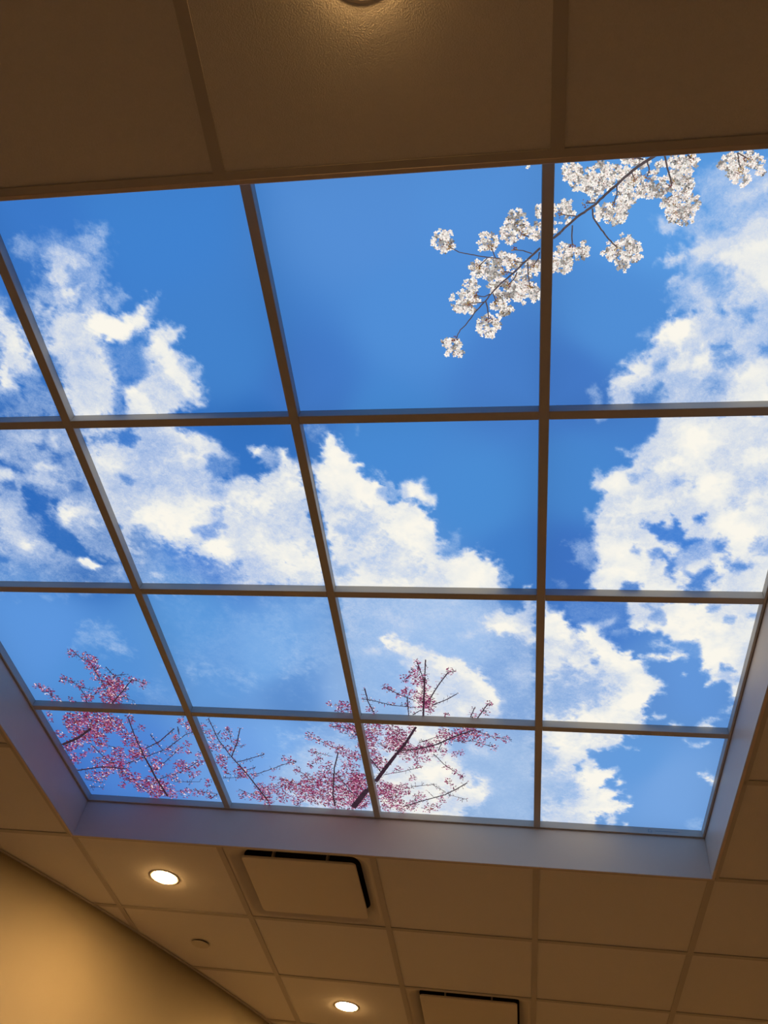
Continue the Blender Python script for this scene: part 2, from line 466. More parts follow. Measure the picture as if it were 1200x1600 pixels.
# cloud outlines: sheet, cover (0 clear .. 1 white), softness of the edge, corner points
CLOUDS = """
P1 .42 14 40,290 120,270 200,270 300,240 410,210 420,250 380,310 420,330 400,420 380,480 330,520 250,540 140,520 100,460 150,440 160,380 140,330 50,320
P1 .82 8 170,330 220,300 340,320 340,360 270,380 260,430 310,450 280,510 230,500 200,440 170,420
P1 .6 8 300,250 350,240 390,280 340,310 310,280
P1 .7 10 130,540 240,530 330,520 380,500 420,560 510,570 560,520 600,500 590,560 540,620 460,660 400,650 420,720 450,790 460,880 440,960 290,960 200,700 160,600
P1 .97 8 330,550 400,540 450,590 520,570 570,530 560,590 480,640 420,655 350,610
P1 .86 12 240,780 300,740 380,720 440,790 460,870 430,960 290,960 240,840
P1 .8 8 580,610 640,590 700,620 690,680 740,720 780,770 770,810 820,850 800,900 740,900 690,930 620,960 480,960 480,840 530,820 580,780 530,700 560,670
P1 .98 8 590,620 650,630 680,700 720,760 740,820 790,870 720,860 650,800 600,740 580,690
P1 .95 8 490,840 540,850 600,920 600,960 500,960
P1 .12 8 430,680 520,670 560,720 580,770 530,800 480,830 470,760 440,730
P1 .35 5 455,850 480,850 500,960 450,960
P1 .4 6 430,510 470,430 510,490 460,530
P1 .87 10 -20,500 30,540 100,650 150,790 60,790 80,860 -20,870
P1 .35 10 -20,860 100,850 200,850 230,960 -20,960
P1 .06 8 -20,880 60,870 60,920 -20,930
P1 .3 8 -20,470 30,480 40,520 -20,520
P1 .3 8 80,800 150,790 180,850 110,850
P3 .5 14 800,240 940,130 1240,150 1240,867 740,867 680,760 740,680 650,620 720,560 800,520 760,450 640,470 640,400 780,430 850,330
P3 .86 14 660,620 720,570 800,510 900,500 1000,480 1100,390 1240,360 1240,867 980,867 990,700 930,640 840,660 760,600 700,640
P3 .97 20 950,600 1050,540 1240,540 1240,760 1050,760 980,700
P3 .3 12 800,680 900,660 960,700 960,800 900,830 860,760 800,740
P3 .55 8 820,250 900,230 960,220 940,270 850,280
P3 .7 10 1000,300 1100,250 1240,180 1240,240 1060,330 1000,340
P3 .2 10 880,430 960,420 970,470 880,480
P3 .75 8 640,410 700,420 720,470 650,480
P4 .75 10 320,700 380,640 440,640 400,590 440,550 540,540 560,480 620,400 720,350 800,330 850,300 960,330 1240,250 1240,860 330,860 340,760
P4 .7 8 620,20 680,0 740,0 690,50 640,60
P4 .6 8 640,150 700,90 760,80 720,140 660,170
P4 .7 10 770,180 830,150 880,190 890,280 830,310 800,240
P4 .98 14 570,450 660,380 760,350 760,440 680,490 600,510
P4 .96 20 640,600 720,540 840,520 880,600 820,660 700,660
P4 .94 10 400,580 470,550 560,570 560,650 480,680 420,620
P4 .92 8 340,690 450,650 480,700 420,740 340,740
P4 .95 18 960,760 1000,660 1100,580 1240,560 1240,860 940,860
P4 .12 8 890,490 970,470 990,500 920,540
P4 .22 12 910,570 1000,540 1060,550 1000,620 940,620
P4 .35 10 1050,310 1130,300 1130,370 1070,380
P4 .12 10 480,760 570,740 620,700 640,780 560,850 470,850
P4 .4 8 570,590 630,580 640,630 580,640
P4 .4 14 860,690 960,650 940,740 870,750
P4 .2 8 1160,490 1240,480 1240,540 1170,530
P4 .4 8 190,740 260,710 280,760 260,850 230,790
P4 .35 6 480,430 540,400 560,430 500,460
P5 .44 3 -20,100 520,100 1030,1400 -20,1400
P5 .65 15 100,200 300,180 320,240 200,270
P5 .78 10 400,180 470,190 470,280 440,310 400,240
P5 .75 12 -20,310 60,310 80,370 -20,380
P5 .1 10 270,260 340,250 380,300 300,320
P5 .05 12 360,370 470,320 530,370 500,430 420,430
P5 .03 8 -20,370 60,400 200,480 210,510 100,480 -20,430
P5 .2 8 150,350 220,380 230,420 150,410
P5 .15 15 560,360 610,420 630,560 580,520
P5 .15 15 530,590 620,560 680,610 640,650 560,640
P5 .86 10 260,440 330,410 470,450 390,490 300,490
P5 .8 20 240,540 380,520 500,560 520,640 440,620 330,600
P5 .8 22 440,780 540,700 740,740 790,840 700,920 560,900 460,860
P5 .95 14 500,780 600,770 610,830 540,850
P5 .75 12 -20,450 80,470 140,540 60,560 -20,540
P5 .1 8 20,570 110,550 130,650 40,630
P5 .02 10 170,590 250,600 380,670 470,720 450,760 400,740 410,800 450,860 470,930 560,960 640,1040 700,1120 800,1150 930,1190 900,1240 780,1240 700,1170 560,1160 470,1110 420,1150 440,1070 350,1020 300,990 290,890 200,820 160,680
P5 .35 15 200,850 300,850 340,940 260,930
P5 .68 22 -20,660 130,720 170,860 240,960 300,1050 300,1150 150,1130 60,1100 -20,1080
P5 .85 8 190,1040 250,1060 240,1100 190,1080
P5 .2 25 100,1200 560,1230 1010,1270 1030,1400 -20,1400 -20,1210
P5 1.0 4 600,1180 680,1160 740,1180 790,1220 740,1245 650,1215
P5 .03 8 -20,1130 50,1150 60,1200 -20,1200
P6 .82 8 20,60 420,60 480,85 560,110 620,130 650,190 690,210 680,250 620,250 620,300 660,310 720,290 800,300 850,260 910,230 985,230 1010,300 1120,800 290,800 60,300
P6 .97 10 410,180 500,150 560,200 550,240 470,240
P6 .92 8 430,85 480,100 600,140 560,190 480,170
P6 .94 12 130,240 200,240 210,280 150,280
P6 .97 25 260,440 400,390 560,400 620,460 560,520 500,580 420,600 340,540 260,520
P6 1.0 8 560,580 640,580 700,650 630,665 560,640
P6 .97 22 700,400 850,330 1000,310 1010,360 900,400 860,470 720,470
P6 .94 25 850,560 1050,560 1090,740 960,740 820,640
P6 .7 25 330,120 400,120 420,200 380,350 300,300
P6 .68 25 920,430 1030,420 1050,540 930,530
P6 .7 25 240,210 320,210 330,330 270,340
P6 .22 10 50,95 130,100 160,140 100,165 60,150
P6 .08 8 170,100 260,95 270,140 200,150
P6 .3 8 195,300 230,300 235,330 205,330
P6 .4 8 600,460 640,460 660,520 600,540
P6 .35 8 540,540 600,530 640,560 560,580
P6 .55 8 610,340 650,350 640,380 610,380
P6 0 5 490,70 960,60 985,225 920,210 880,250 840,230 800,290 740,290 700,290 690,210 640,150 560,100
P6 .85 4 770,170 830,165 830,195 790,200
P6 .9 5 900,175 935,180 950,240 910,250
P6 .4 8 830,190 890,180 900,240 840,260
P6 .2 8 590,220 690,210 720,290 620,300 580,260
P6 .3 14 230,560 330,570 420,610 520,640 560,650 650,670 720,690 720,800 290,800
P6 .06 10 400,630 480,610 530,640 480,680 410,670
P6 .1 8 520,650 600,660 620,700 560,690
P6 .1 6 390,690 440,690 440,720 400,715
P6 .13 10 560,720 640,740 620,790 560,790
P6 .65 3 340,730 400,740 390,755 340,745
P7 .9 4 60,270 100,250 100,170 110,135 150,130 190,170 240,225 285,255 265,290 300,320 340,330 385,370 370,400 410,440 470,425 540,440 590,490 620,540 625,590 660,610 695,610 690,640 650,670 700,690 760,660 820,650 850,700 920,730 940,780 945,860 165,860
P7 1.0 10 110,140 170,150 270,250 200,280 120,250
P7 .98 18 300,330 380,370 400,420 420,460 560,480 610,560 640,630 600,700 640,780 560,760 480,640 400,560 360,440
P7 .98 14 660,720 820,670 920,750 930,850 680,850
P7 .64 25 200,480 290,460 340,540 330,620 240,640 180,580
P7 .6 16 160,740 220,740 240,790 180,800
P7 .73 25 380,620 480,680 540,760 500,800 380,790 340,700
P7 .7 10 90,390 140,400 130,440 100,430
P7 .8 5 450,390 490,340 560,335 590,380 635,410 630,450 580,450 520,425 480,420
P7 .98 6 500,350 560,360 580,420 520,410
P7 .42 8 360,390 420,360 470,400 420,430
P7 .32 5 690,570 745,560 740,610 700,620
P7 .4 8 650,630 720,620 740,660 680,680
P7 .3 8 30,70 90,80 80,130 50,140
P7 .22 3 250,75 270,80 260,120 250,120
P7 .32 5 945,760 985,800 940,815
P7 .8 2 1040,820 1090,822 1080,840 1040,840
P7 .7 4 55,230 80,240 75,270 60,260
P8 .88 6 640,20 1240,20 1240,1000 310,1000 270,890 330,800 300,740 280,690 310,610 290,560 330,480 330,420 300,400 290,340 340,350 420,310 470,280 510,240 460,230 530,200 600,120
P8 .98 18 730,150 880,100 900,180 800,200
P8 1.0 14 600,300 720,240 760,290 640,340
P8 .99 18 400,500 560,450 760,450 680,520 540,560 420,560
P8 1.0 20 1060,220 1240,180 1240,280 1060,320
P8 .95 20 330,650 420,640 560,700 560,880 340,890
P8 .96 18 850,400 1000,350 1000,470 860,480
P8 .95 14 920,600 1100,590 1190,660 1000,690
P8 .58 12 710,360 820,350 820,390 720,400
P8 .52 10 480,330 570,330 560,370 490,370
P8 .76 20 880,220 1000,200 1030,300 920,300
P8 .65 10 1000,470 1080,480 1070,520 1010,520
P8 .74 20 1040,350 1180,340 1180,450 1050,440
P8 .06 6 550,590 640,580 660,620 700,600 700,550 740,560 740,600 780,620 770,660 880,670 860,710 780,740 700,700 620,680
P8 .08 6 820,550 870,545 870,590 830,585
P8 .12 8 640,760 720,760 740,800 700,870 660,850
P8 .08 8 780,850 850,840 900,810 910,850 870,960 770,960
P8 .12 8 920,690 1000,690 990,740 940,730
P8 .18 8 980,780 1060,800 1100,830 1040,850 980,820
P8 .25 8 900,880 940,870 940,910 890,910
P8 .13 6 450,910 540,900 540,960 440,960
P8 .42 14 1100,710 1240,700 1240,780 1120,770
P8 .2 8 600,740 640,730 640,780 610,780
P8 .5 6 490,720 530,720 530,750 490,750
P8 .58 8 720,790 800,720 900,690 920,740 860,790 780,840 740,830
P8 .86 5 780,820 860,780 890,800 810,860
P8 .6 4 410,205 470,215 520,205 500,235 450,230
P8 .6 5 275,310 300,300 340,350 320,380 290,350
P8 .5 4 245,515 275,540 295,560 260,575
P8 .36 10 140,690 220,680 290,660 310,760 270,820 200,780 210,740
P8 .28 6 90,890 130,890 150,925 100,920
P8 .5 3 300,45 360,45 350,62 300,60
Q1 .26 18 480,250 640,240 700,330 780,380 680,375 560,340 490,330
Q1 .34 6 560,310 640,330 720,365 680,380 600,345
Q1 .22 6 250,30 310,50 300,70 260,60
Q1 .12 20 820,560 950,600 1080,690 900,690
Q2 .12 40 150,140 600,150 900,300 900,500 400,480 200,420
Q2 .2 40 650,60 1000,60 1060,400 900,400 700,200
Q2 .28 12 240,440 320,420 400,460 300,475
Q2 .3 12 470,460 580,470 610,540 540,540
Q2 .27 16 800,380 890,420 820,480 740,480
Q3 .42 6 30,-10 1115,0 1105,720 160,720
Q3 .24 30 150,380 280,300 400,420 380,700 160,700
Q3 .24 30 600,220 820,280 1000,400 1110,600 1100,720 960,720 900,500 700,350
Q3 .55 18 200,100 300,80 480,160 490,210 380,210 260,160
Q3 .5 18 530,30 680,40 700,120 600,120
Q3 .82 7 290,250 340,245 400,260 480,270 550,310 620,340 640,365 720,370 780,420 840,480 900,520 945,590 940,620 880,700 420,700 440,500 400,380 320,300
Q3 .96 12 300,255 400,270 540,310 640,360 720,375 800,440 900,530 935,590 880,610 780,500 680,420 540,390 420,340
Q3 .87 20 620,600 860,590 860,700 620,700
Q3 .4 6 940,590 980,620 960,640 930,630
Q3 .65 7 180,300 230,300 270,325 200,330
Q3 .65 8 710,230 750,205 790,215 760,245 720,250
Q3 .8 10 880,110 900,80 960,40 1060,0 1115,0 1110,290 1060,270 1020,230 940,210 830,190 850,130
Q3 .94 12 880,180 1000,130 1050,180 1090,260 1020,220
Q3 .02 5 910,0 1050,0 1060,70 1040,105 970,105 930,70
Q3 .4 4 950,60 1000,80 990,100 960,85
Q3 .48 14 960,430 1040,400 1080,440 1020,480
Q4 .88 5 20,20 60,60 100,90 150,60 140,120 185,130 165,170 210,215 240,210 250,180 210,160 240,145 320,150 330,190 370,250 430,290 490,300 495,340 540,350 580,400 630,430 655,465 630,490 660,515 620,520 560,550 550,590 570,640 545,720 20,720
Q4 .98 12 80,100 150,130 180,200 260,160 330,200 420,300 520,370 640,460 600,510 540,570 560,640 480,640 440,540 480,440 360,360 240,300 120,220
Q4 .97 14 60,640 180,610 340,570 480,560 540,600 530,700 80,700
Q4 .93 14 100,280 200,330 180,400 120,390
Q4 .52 22 30,420 160,400 300,430 400,510 360,560 200,590 90,620 25,640
Q4 .68 14 200,220 280,260 280,300 200,290
Q4 .35 5 285,330 315,330 310,360 285,355
Q4 .2 5 50,50 100,55 100,80 60,75
Q4 .13 10 150,30 470,40 490,150 340,190 360,210 480,180 470,210 370,220 330,150 200,140 140,110
Q4 .5 5 320,150 400,110 420,120 340,180
Q4 .4 6 360,190 470,170 460,200 380,215
Q4 .9 5 470,30 1190,30 1150,180 1060,540 1020,545 995,530 1000,460 970,450 890,460 905,430 900,400 850,390 860,300 840,260 790,240 740,240 720,250 640,190 560,170 500,190 480,150 490,120
Q4 1.0 20 700,130 860,90 1000,120 960,180 780,200
Q4 .97 14 870,310 1000,260 1070,320 940,350
Q4 .96 5 500,150 600,160 600,190 520,180
Q4 .6 7 580,250 640,230 720,250 760,280 720,290 640,280
Q4 .82 5 540,310 600,300 660,305 790,300 790,325 700,335 600,330
Q4 .08 5 720,260 790,250 830,250 860,300 840,330 790,290
Q4 .13 5 960,360 1010,380 1030,400 990,410 960,390
Q4 .35 7 1100,80 1160,75 1150,110 1090,110
Q4 .3 5 900,50 960,55 950,80 900,78
Q4 .4 5 980,110 1020,115 1010,140 980,135
Q4 .48 8 570,50 640,50 650,140 600,110
Q4 .6 6 930,420 1000,400 1050,450 1010,460
Q4 .85 2.5 750,400 775,410 760,425 748,418
Q4 .7 3 615,635 665,635 660,652 625,650
Q4 .88 3 670,675 700,655 745,680 720,690
Q4 .92 4 820,700 870,650 930,630 1000,640 940,655 900,665 960,705
Q4 .5 5 950,610 1000,570 1025,570 1000,610
Q4 .5 3 560,360 580,370 570,390 555,380
Q8 .86 4 50,60 530,60 540,150 500,180 440,190 400,220 350,195 340,240 380,260 390,290 440,310 490,310 470,350 420,380 410,410 460,420 540,430 520,460 500,480 540,510 585,520 530,555 450,560 400,570 350,570 400,650 45,650
Q8 .98 12 150,150 330,130 520,130 400,180 330,190 300,250 200,310 120,230
Q8 .98 14 290,300 380,300 440,340 410,440 500,470 540,530 420,550 360,600 220,560 300,480 280,380
Q8 .9 6 150,500 200,500 200,530 160,520
Q8 .94 8 180,380 250,360 240,400 190,420
Q8 .52 20 50,190 120,240 180,330 260,340 260,440 180,500 90,480 50,590
Q8 .13 4 260,280 300,260 290,310 265,315
Q8 .12 4 340,200 380,195 400,220 350,240
Q8 .9 3 470,380 510,355 545,390 510,410
Q8 .5 3 480,300 500,295 500,310
Q8 .82 5 450,580 490,570 500,590 480,640 430,640
Q8 .6 3 550,175 590,175 580,195 555,190
Q8 .75 3 605,185 650,185 640,200 610,200
Q8 .9 2 545,618 575,620 570,640 548,640
Q8 .6 3 565,465 585,470 575,480
Q8 .55 4 885,135 910,130 930,155 1000,160 1040,145 1000,175 920,165
Q8 .95 4 985,330 1020,325 1080,350 1060,385 1020,365
Q8 .33 7 920,615 1000,605 995,660 930,660
Q7 .32 6 70,500 1135,540 1130,1160 170,1100
Q7 .5 30 1000,620 1130,600 1130,800 1050,800
Q7 .86 8 60,500 560,520 640,560 640,620 600,650 620,700 690,740 700,790 800,830 870,870 800,920 860,960 860,1000 800,1060 700,1120 170,1100
Q7 .97 25 400,560 600,560 580,640 500,700 640,780 640,900 560,1060 420,1060 440,900 420,700
Q7 .92 14 640,880 840,870 830,1000 700,1060 640,1000
Q7 .7 10 720,670 800,650 900,690 860,740 760,700
Q7 .6 5 650,720 710,740 700,760
Q7 .1 8 620,640 700,650 720,700 660,700
Q7 .13 8 720,1050 780,1040 770,1090 710,1110
Q7 .22 30 720,760 900,740 1000,800 1000,880 860,830
Q7 .5 20 90,560 200,560 200,700 120,760
Q6 .42 40 560,320 1040,150 1130,740 700,720 620,500
Q6 .8 18 620,620 1050,600 1120,740 640,720
"""
SKY_TONES = [(40,400,60,122,203),(250,330,64,130,208),(350,560,66,130,205),(560,330,84,142,214),(650,500,80,142,215),(480,610,66,122,200),
 (800,600,72,128,204),(740,300,84,144,216),(950,500,80,142,214),(890,600,68,122,200),(1000,330,90,155,225),(60,780,42,105,188),
 (130,850,46,108,188),(260,690,55,120,205),(400,690,52,115,195),(350,860,70,125,210),(600,680,72,138,212),(750,780,74,140,212),
 (800,880,66,128,204),(900,750,72,135,208),(880,880,62,115,195),(1050,830,62,125,210),(60,980,92,150,222),(150,1060,84,145,215),
 (300,970,92,153,220),(340,1060,100,155,220),(420,1030,116,168,228),(450,1090,95,145,210),(560,1080,142,180,230),(700,980,150,185,232),(800,1090,120,160,218),(1000,1080,95,145,212),
 (930,960,70,125,205),(1100,1060,98,150,218),(200,1200,78,132,212),(120,1230,70,122,205),(380,1170,112,162,228),(430,1150,120,170,232),
 (480,1220,160,190,230),(780,1200,150,182,225),(1050,1230,118,165,225),(1000,1180,100,155,220)]

rng = np.random.default_rng(7)
NT = rng.random((6, 256, 256))
def vnoise(x, y, k):
    """smooth lattice noise, -1..1"""
    t = NT[k % 6]
    xi = np.floor(x).astype(int); yi = np.floor(y).astype(int)
    fx = x - xi; fy = y - yi
    fx = fx * fx * (3 - 2 * fx); fy = fy * fy * (3 - 2 * fy)
    a = t[yi % 256, xi % 256]; b = t[yi % 256, (xi + 1) % 256]
    c = t[(yi + 1) % 256, xi % 256]; d = t[(yi + 1) % 256, (xi + 1) % 256]
    return (a * (1 - fx) + b * fx) * (1 - fy) * 2 + (c * (1 - fx) + d * fx) * fy * 2 - 1
def fbm(x, y, f, octv, k, gain=0.55):
    s = np.zeros_like(x); a = 1.0; n = 0
    for o in range(octv):
        s += a * vnoise(x * f + 13.7 * o, y * f + 5.3 * o, k + o); n += a
        a *= gain; f *= 2.03
    return s / n

POLYS = []
for line in CLOUDS.strip().splitlines():
    w = line.split()
    ox, oy, s = CROP[w[0]]
    pts = np.array([[float(v) for v in q.split(',')] for q in w[3:]]) / s + (ox, oy)
    POLYS.append((float(w[1]), float(w[2]) / s * 3.0 + 1.0, pts))

def poly_sdf(px, py, pts):
    """signed distance, positive inside"""
    d2 = np.full(px.shape, 1e12); inside = np.zeros(px.shape, bool)
    n = len(pts)
    for k in range(n):
        ax, ay = pts[k]; bx, by = pts[(k + 1) % n]
        ex, ey = bx - ax, by - ay
        L2 = ex * ex + ey * ey or 1e-9
        t = np.clip(((px - ax) * ex + (py - ay) * ey) / L2, 0, 1)
        d2 = np.minimum(d2, (px - ax - t * ex) ** 2 + (py - ay - t * ey) ** 2)
        if ay != by:
            c = ((ay > py) != (by > py)) & (px < ex * (py - ay) / (by - ay) + ax)
            inside ^= c
    d = np.sqrt(d2)
    return np.where(inside, d, -d)

def cloud_cover(x, y):
    wx = 0.011 * fbm(x, y, 16, 5, 0, .6) + 0.0045 * fbm(x, y, 70, 3, 2)
    wy = 0.011 * fbm(x + 7, y + 3, 16, 5, 3, .6) + 0.0045 * fbm(x, y, 70, 3, 5)
    px, py = plane_to_px(x + wx, y + wy)
    n1 = fbm(x, y, 24, 5, 1, .66); n2 = fbm(x + wx * 2, y + wy * 2, 75, 3, 4, .6)
    edge = 0.75 * n1 + 0.35 * n2
    D = np.zeros_like(x)
    for val, soft, pts in POLYS:
        m = soft * 2 + 1
        sel = (px > pts[:, 0].min() - m) & (px < pts[:, 0].max() + m) & (py > pts[:, 1].min() - m) & (py < pts[:, 1].max() + m)
        if not sel.any(): continue
        t = np.clip(poly_sdf(px[sel], py[sel], pts) / soft * .5 + .5 + edge[sel], 0, 1)
        t = t * t * (3 - 2 * t)
        D[sel] = D[sel] * (1 - t) + val * t
    n = fbm(x + wx, y + wy, 9, 5, 2, .6)
    D += n * 0.30 * np.clip(D * (1.12 - D) * 3.4, 0, 1)
    return np.clip(D, 0, 1)

def sky_tone(x, y):
    px, py = plane_to_px(x, y)
    W = np.zeros_like(x); C = np.zeros(x.shape + (3,))
    for (a, b, r, g, bl) in SKY_TONES:
        w = 1.0 / (((px - a) / 60) ** 2 + ((py - b) / 60) ** 2 + 0.2) ** 2.2
        W += w; C += w[..., None] * lin((r, g, bl))
    return C / W[..., None]

PANEL_INFO = {
 (0,0): 'leftmost sky panel in the near row, mostly white cloud, cut by photo edge',
 (1,0): 'near-row blue sky panel with ragged white cloud rising at its lower left',
 (2,0): 'clear blue sky panel showing the left tip of the white blossom branch',
 (3,0): 'sky panel with white blossom branch at top and cloud on the right',
 (0,1): 'sky panel at left photo edge with broken cloud and one tiny bright puff',
 (1,1): 'sky panel almost filled with creamy white cloud, blue gap at upper right',
 (2,1): 'sky panel split diagonally between white cloud at left and clear blue at right',
 (3,1): 'sky panel with big white cloud and blue holes at the right photo edge',
 (0,2): 'hazy blue sky panel at left with a sprig of pink blossom at its bottom',
 (1,2): 'plain hazy pale blue sky panel with faint cloud and almost no blossom',
 (2,2): 'pale sky panel with the tree top of pink blossom before a rounded cloud',
 (3,2): 'sky panel with two white clouds parted by a blue channel, at right',
 (0,3): 'corner sky panel crowded with pink blossom twigs in the farthest row, at left',
 (1,3): 'farthest-row sky panel with bare twigs at left and pink blossom at right',
 (2,3): 'farthest-row sky panel with thick dark branch and pink blossom over white cloud',
 (3,3): 'far right corner sky panel, white cloud at left and clear blue at right',
}
panels = {}
def panel_rect(i, j):
    m = 0.0004
    x0 = CX[i] + (RT if i == 0 else BW/2) + m
    x1 = CX[i+1] - (RT if i == 3 else BW/2) - m
    y0 = RY[j] + (RT if j == 0 else BW/2) + m
    y1 = RY[j+1] - (RT if j == 3 else BW/2) - m
    return x0, x1, y0, y1
for (i, j), label in PANEL_INFO.items():
    x0, x1, y0, y1 = panel_rect(i, j)
    n = 180 if j < 2 else 150
    gx, gy = np.meshgrid(np.linspace(x0, x1, n), np.linspace(y0, y1, n))
    cx, cy = (x0 + x1) / 2, (y0 + y1) / 2
    co = np.stack([gx - cx, gy - cy, np.zeros_like(gx)], -1).reshape(-1, 3)
    k = np.arange((n - 1) * n).reshape(n - 1, n)[:, :-1].ravel()
    faces = np.stack([k, k + n, k + n + 1, k + 1], -1)          # facing down
    me = bpy.data.meshes.new('light_panel')
    me.vertices.add(n * n); me.vertices.foreach_set('co', co.ravel())
    me.loops.add(faces.size); me.loops.foreach_set('vertex_index', faces.ravel())
    me.polygons.add(len(faces)); me.polygons.foreach_set('loop_start', np.arange(len(faces)) * 4)
    me.update(calc_edges=True)
    at = me.attributes.new('cloud', 'FLOAT', 'POINT')
    at.data.foreach_set('value', cloud_cover(gx, gy).ravel().astype(np.float32))
    tone = sky_tone(gx, gy)
    # backlight falloff painted into the sky tone: a little dimmer along each panel's edges
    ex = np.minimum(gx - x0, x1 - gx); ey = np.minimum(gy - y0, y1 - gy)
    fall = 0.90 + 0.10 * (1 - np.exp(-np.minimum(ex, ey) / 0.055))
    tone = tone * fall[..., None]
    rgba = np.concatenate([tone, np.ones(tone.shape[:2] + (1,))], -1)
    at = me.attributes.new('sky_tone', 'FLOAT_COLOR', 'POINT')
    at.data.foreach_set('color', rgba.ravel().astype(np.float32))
    o = link('light_panel', me, M_SKY)
    o.location = (cx, cy, HP)
    tag(o, label, 'light panel', 'backlit sky panels in the skylight grid', 'thing')
    w, h = x1 - x0, y1 - y0
    link('panel_housing', box_mesh('panel_housing', -w/2 + .002, w/2 - .002, -h/2 + .002, h/2 - .002, .003, .05, .002), M_HOUSE, o)
    panels[(i, j)] = o

# ------------------------------------------------------------------ printed blossom: flat ink shapes on the panel faces
random.seed(11)
INK = {}                      # (panel, kind) -> [verts, faces, colours]
ORDER = [0]
def scale_at(px, py):
    x0, y0 = px_to_plane(px - 2, py); x1, y1 = px_to_plane(px + 2, py)
    return math.hypot(float(x1 - x0), float(y1 - y0)) / 4
def put(kind, poly, rgb, level):
    """one flat shape of ink, clipped by panel: goes to the panel its middle lies on"""
    mx = sum(p[0] for p in poly) / len(poly); my = sum(p[1] for p in poly) / len(poly)
    for (i, j) in PANEL_INFO:
        x0, x1, y0, y1 = panel_rect(i, j)
        if x0 < mx < x1 and y0 < my < y1:
            e = INK.setdefault(((i, j), kind), [[], [], []])
            b = len(e[0]); o = panels[(i, j)].location
            ORDER[0] += 1
            z = -0.0003 - level * 0.0003 - (ORDER[0] % 1000) * 2.5e-7
            pts = [(min(max(p[0], x0), x1) - o.x, min(max(p[1], y0), y1) - o.y, z) for p in poly]
            e[0].extend(pts)
            e[1].append(tuple(range(b, b + len(pts))))
            e[2].append((rgb, len(pts)))
            return
def petal(kind, x, y, L_, W_, ang, rgb, level):
    ca, sa = math.cos(ang), math.sin(ang)
    sh = ((0, 0), (.35, .42), (.75, .5), (1, .16), (1, -.16), (.75, -.5), (.35, -.42))
    put(kind, [(x + ca * a * L_ - sa * b * W_, y + sa * a * L_ + ca * b * W_) for a, b in sh], rgb, level)
def stroke(kind, pts, w0, w1, rgb, level, jit=0.0):
    """a branch: short quads following the points"""
    P_ = []
    for k in range(len(pts) - 1):
        n = max(2, int(math.dist(pts[k], pts[k+1]) / 0.006))
        for t in range(n):
            f = t / n
            P_.append((pts[k][0] * (1-f) + pts[k+1][0] * f, pts[k][1] * (1-f) + pts[k+1][1] * f))
    P_.append(pts[-1])
    P_ = [P_[0]] + [(x + random.uniform(-jit, jit), y + random.uniform(-jit, jit)) for x, y in P_[1:-1]] + [P_[-1]]
    N_ = len(P_)
    nrm = []
    for k in range(N_):
        a, b = P_[max(k-1, 0)], P_[min(k+1, N_-1)]
        l = math.dist(a, b) or 1e-6
        nrm.append((-(b[1]-a[1]) / l, (b[0]-a[0]) / l))
    for k in range(N_ - 1):
        wa = (w0 + (w1 - w0) * k / N_) / 2; wb = (w0 + (w1 - w0) * (k+1) / N_) / 2
        a, b = P_[k], P_[k+1]; na, nb = nrm[k], nrm[k+1]
        v = random.uniform(.85, 1.2)
        put(kind, [(a[0]+na[0]*wa, a[1]+na[1]*wa), (b[0]+nb[0]*wb, b[1]+nb[1]*wb), (b[0]-nb[0]*wb, b[1]-nb[1]*wb), (a[0]-na[0]*wa, a[1]-na[1]*wa)],
            tuple(c * v for c in rgb), level)
def crop_pt(crop, x, y):
    ox, oy, s = CROP[crop]
    return ox + x / s, oy + y / s
def trace(kind, crop, text, w0, w1, rgb, level, jit=0.0):
    pts = [tuple(float(v) for v in q.split(',')) for q in text.split()]
    px = [crop_pt(crop, *p) for p in pts]
    sc = scale_at(*px[len(px)//2]) / CROP[crop][2]
    pl = [tuple(float(v) for v in px_to_plane(*p)) for p in px]
    stroke(kind, pl, w0 * sc, w1 * sc, rgb, level, jit * sc)

BARK = tuple(lin((82, 72, 74)))
BARK_P = tuple(lin((58, 40, 52)))
WHITE_TWIGS = [('P3', 17, 14, '620,70 540,120 480,165 410,230'), ('P3', 14, 12, '410,230 350,280 300,330 200,400 100,490 30,545'),
 ('P2', 18, 13, '1010,570 890,660 830,715 760,775'), ('P2', 13, 9, '760,775 700,835 600,920 545,980'), ('P2', 9, 6, '545,980 510,1025 440,1100 375,1190 340,1220 310,1280'),
 ('P2', 8, 6, '610,745 520,735 430,720 330,700 265,665'), ('P2', 8, 6, '520,740 490,770 460,800'), ('P2', 7, 6, '575,740 560,700 545,670'),
 ('P2', 8, 6, '820,710 760,690 700,685'), ('P2', 8, 6, '770,770 700,765'), ('P2', 9, 6, '790,770 795,860 805,930'), ('P2', 9, 6, '870,700 865,740 830,790'),
 ('P2', 9, 6, '720,835 700,880 660,920'), ('P2', 9, 6, '690,840 630,830'), ('P2', 9, 6, '560,980 580,1030'), ('P2', 8, 6, '540,980 500,1000 440,990'),
 ('P2', 8, 6, '500,1035 400,1045'), ('P2', 9, 7, '510,1030 525,1090 530,1150'), ('P2', 8, 6, '800,600 760,580'), ('P2', 9, 6, '1120,460 1060,455 1000,440'),
 ('P2', 9, 8, '1090,520 1085,590 1090,655'), ('P3', 9, 7, '285,350 290,400 330,460 370,510 415,555'), ('P3', 8, 6, '300,320 250,322'),
 ('P3', 7, 6, '410,230 415,270 395,330'), ('P3', 8, 6, '570,100 580,150 570,185'), ('P3', 10, 8, '660,72 675,140 690,190 697,225'), ('P3', 9, 6, '780,72 800,90'),
 ('P3', 9, 7, '550,95 500,82'), ('P3', 6, 5, '1040,60 1050,120 1060,150'), ('P3', 6, 5, '1040,60 1090,90'), ('P3', 6, 5, '490,160 500,190')]
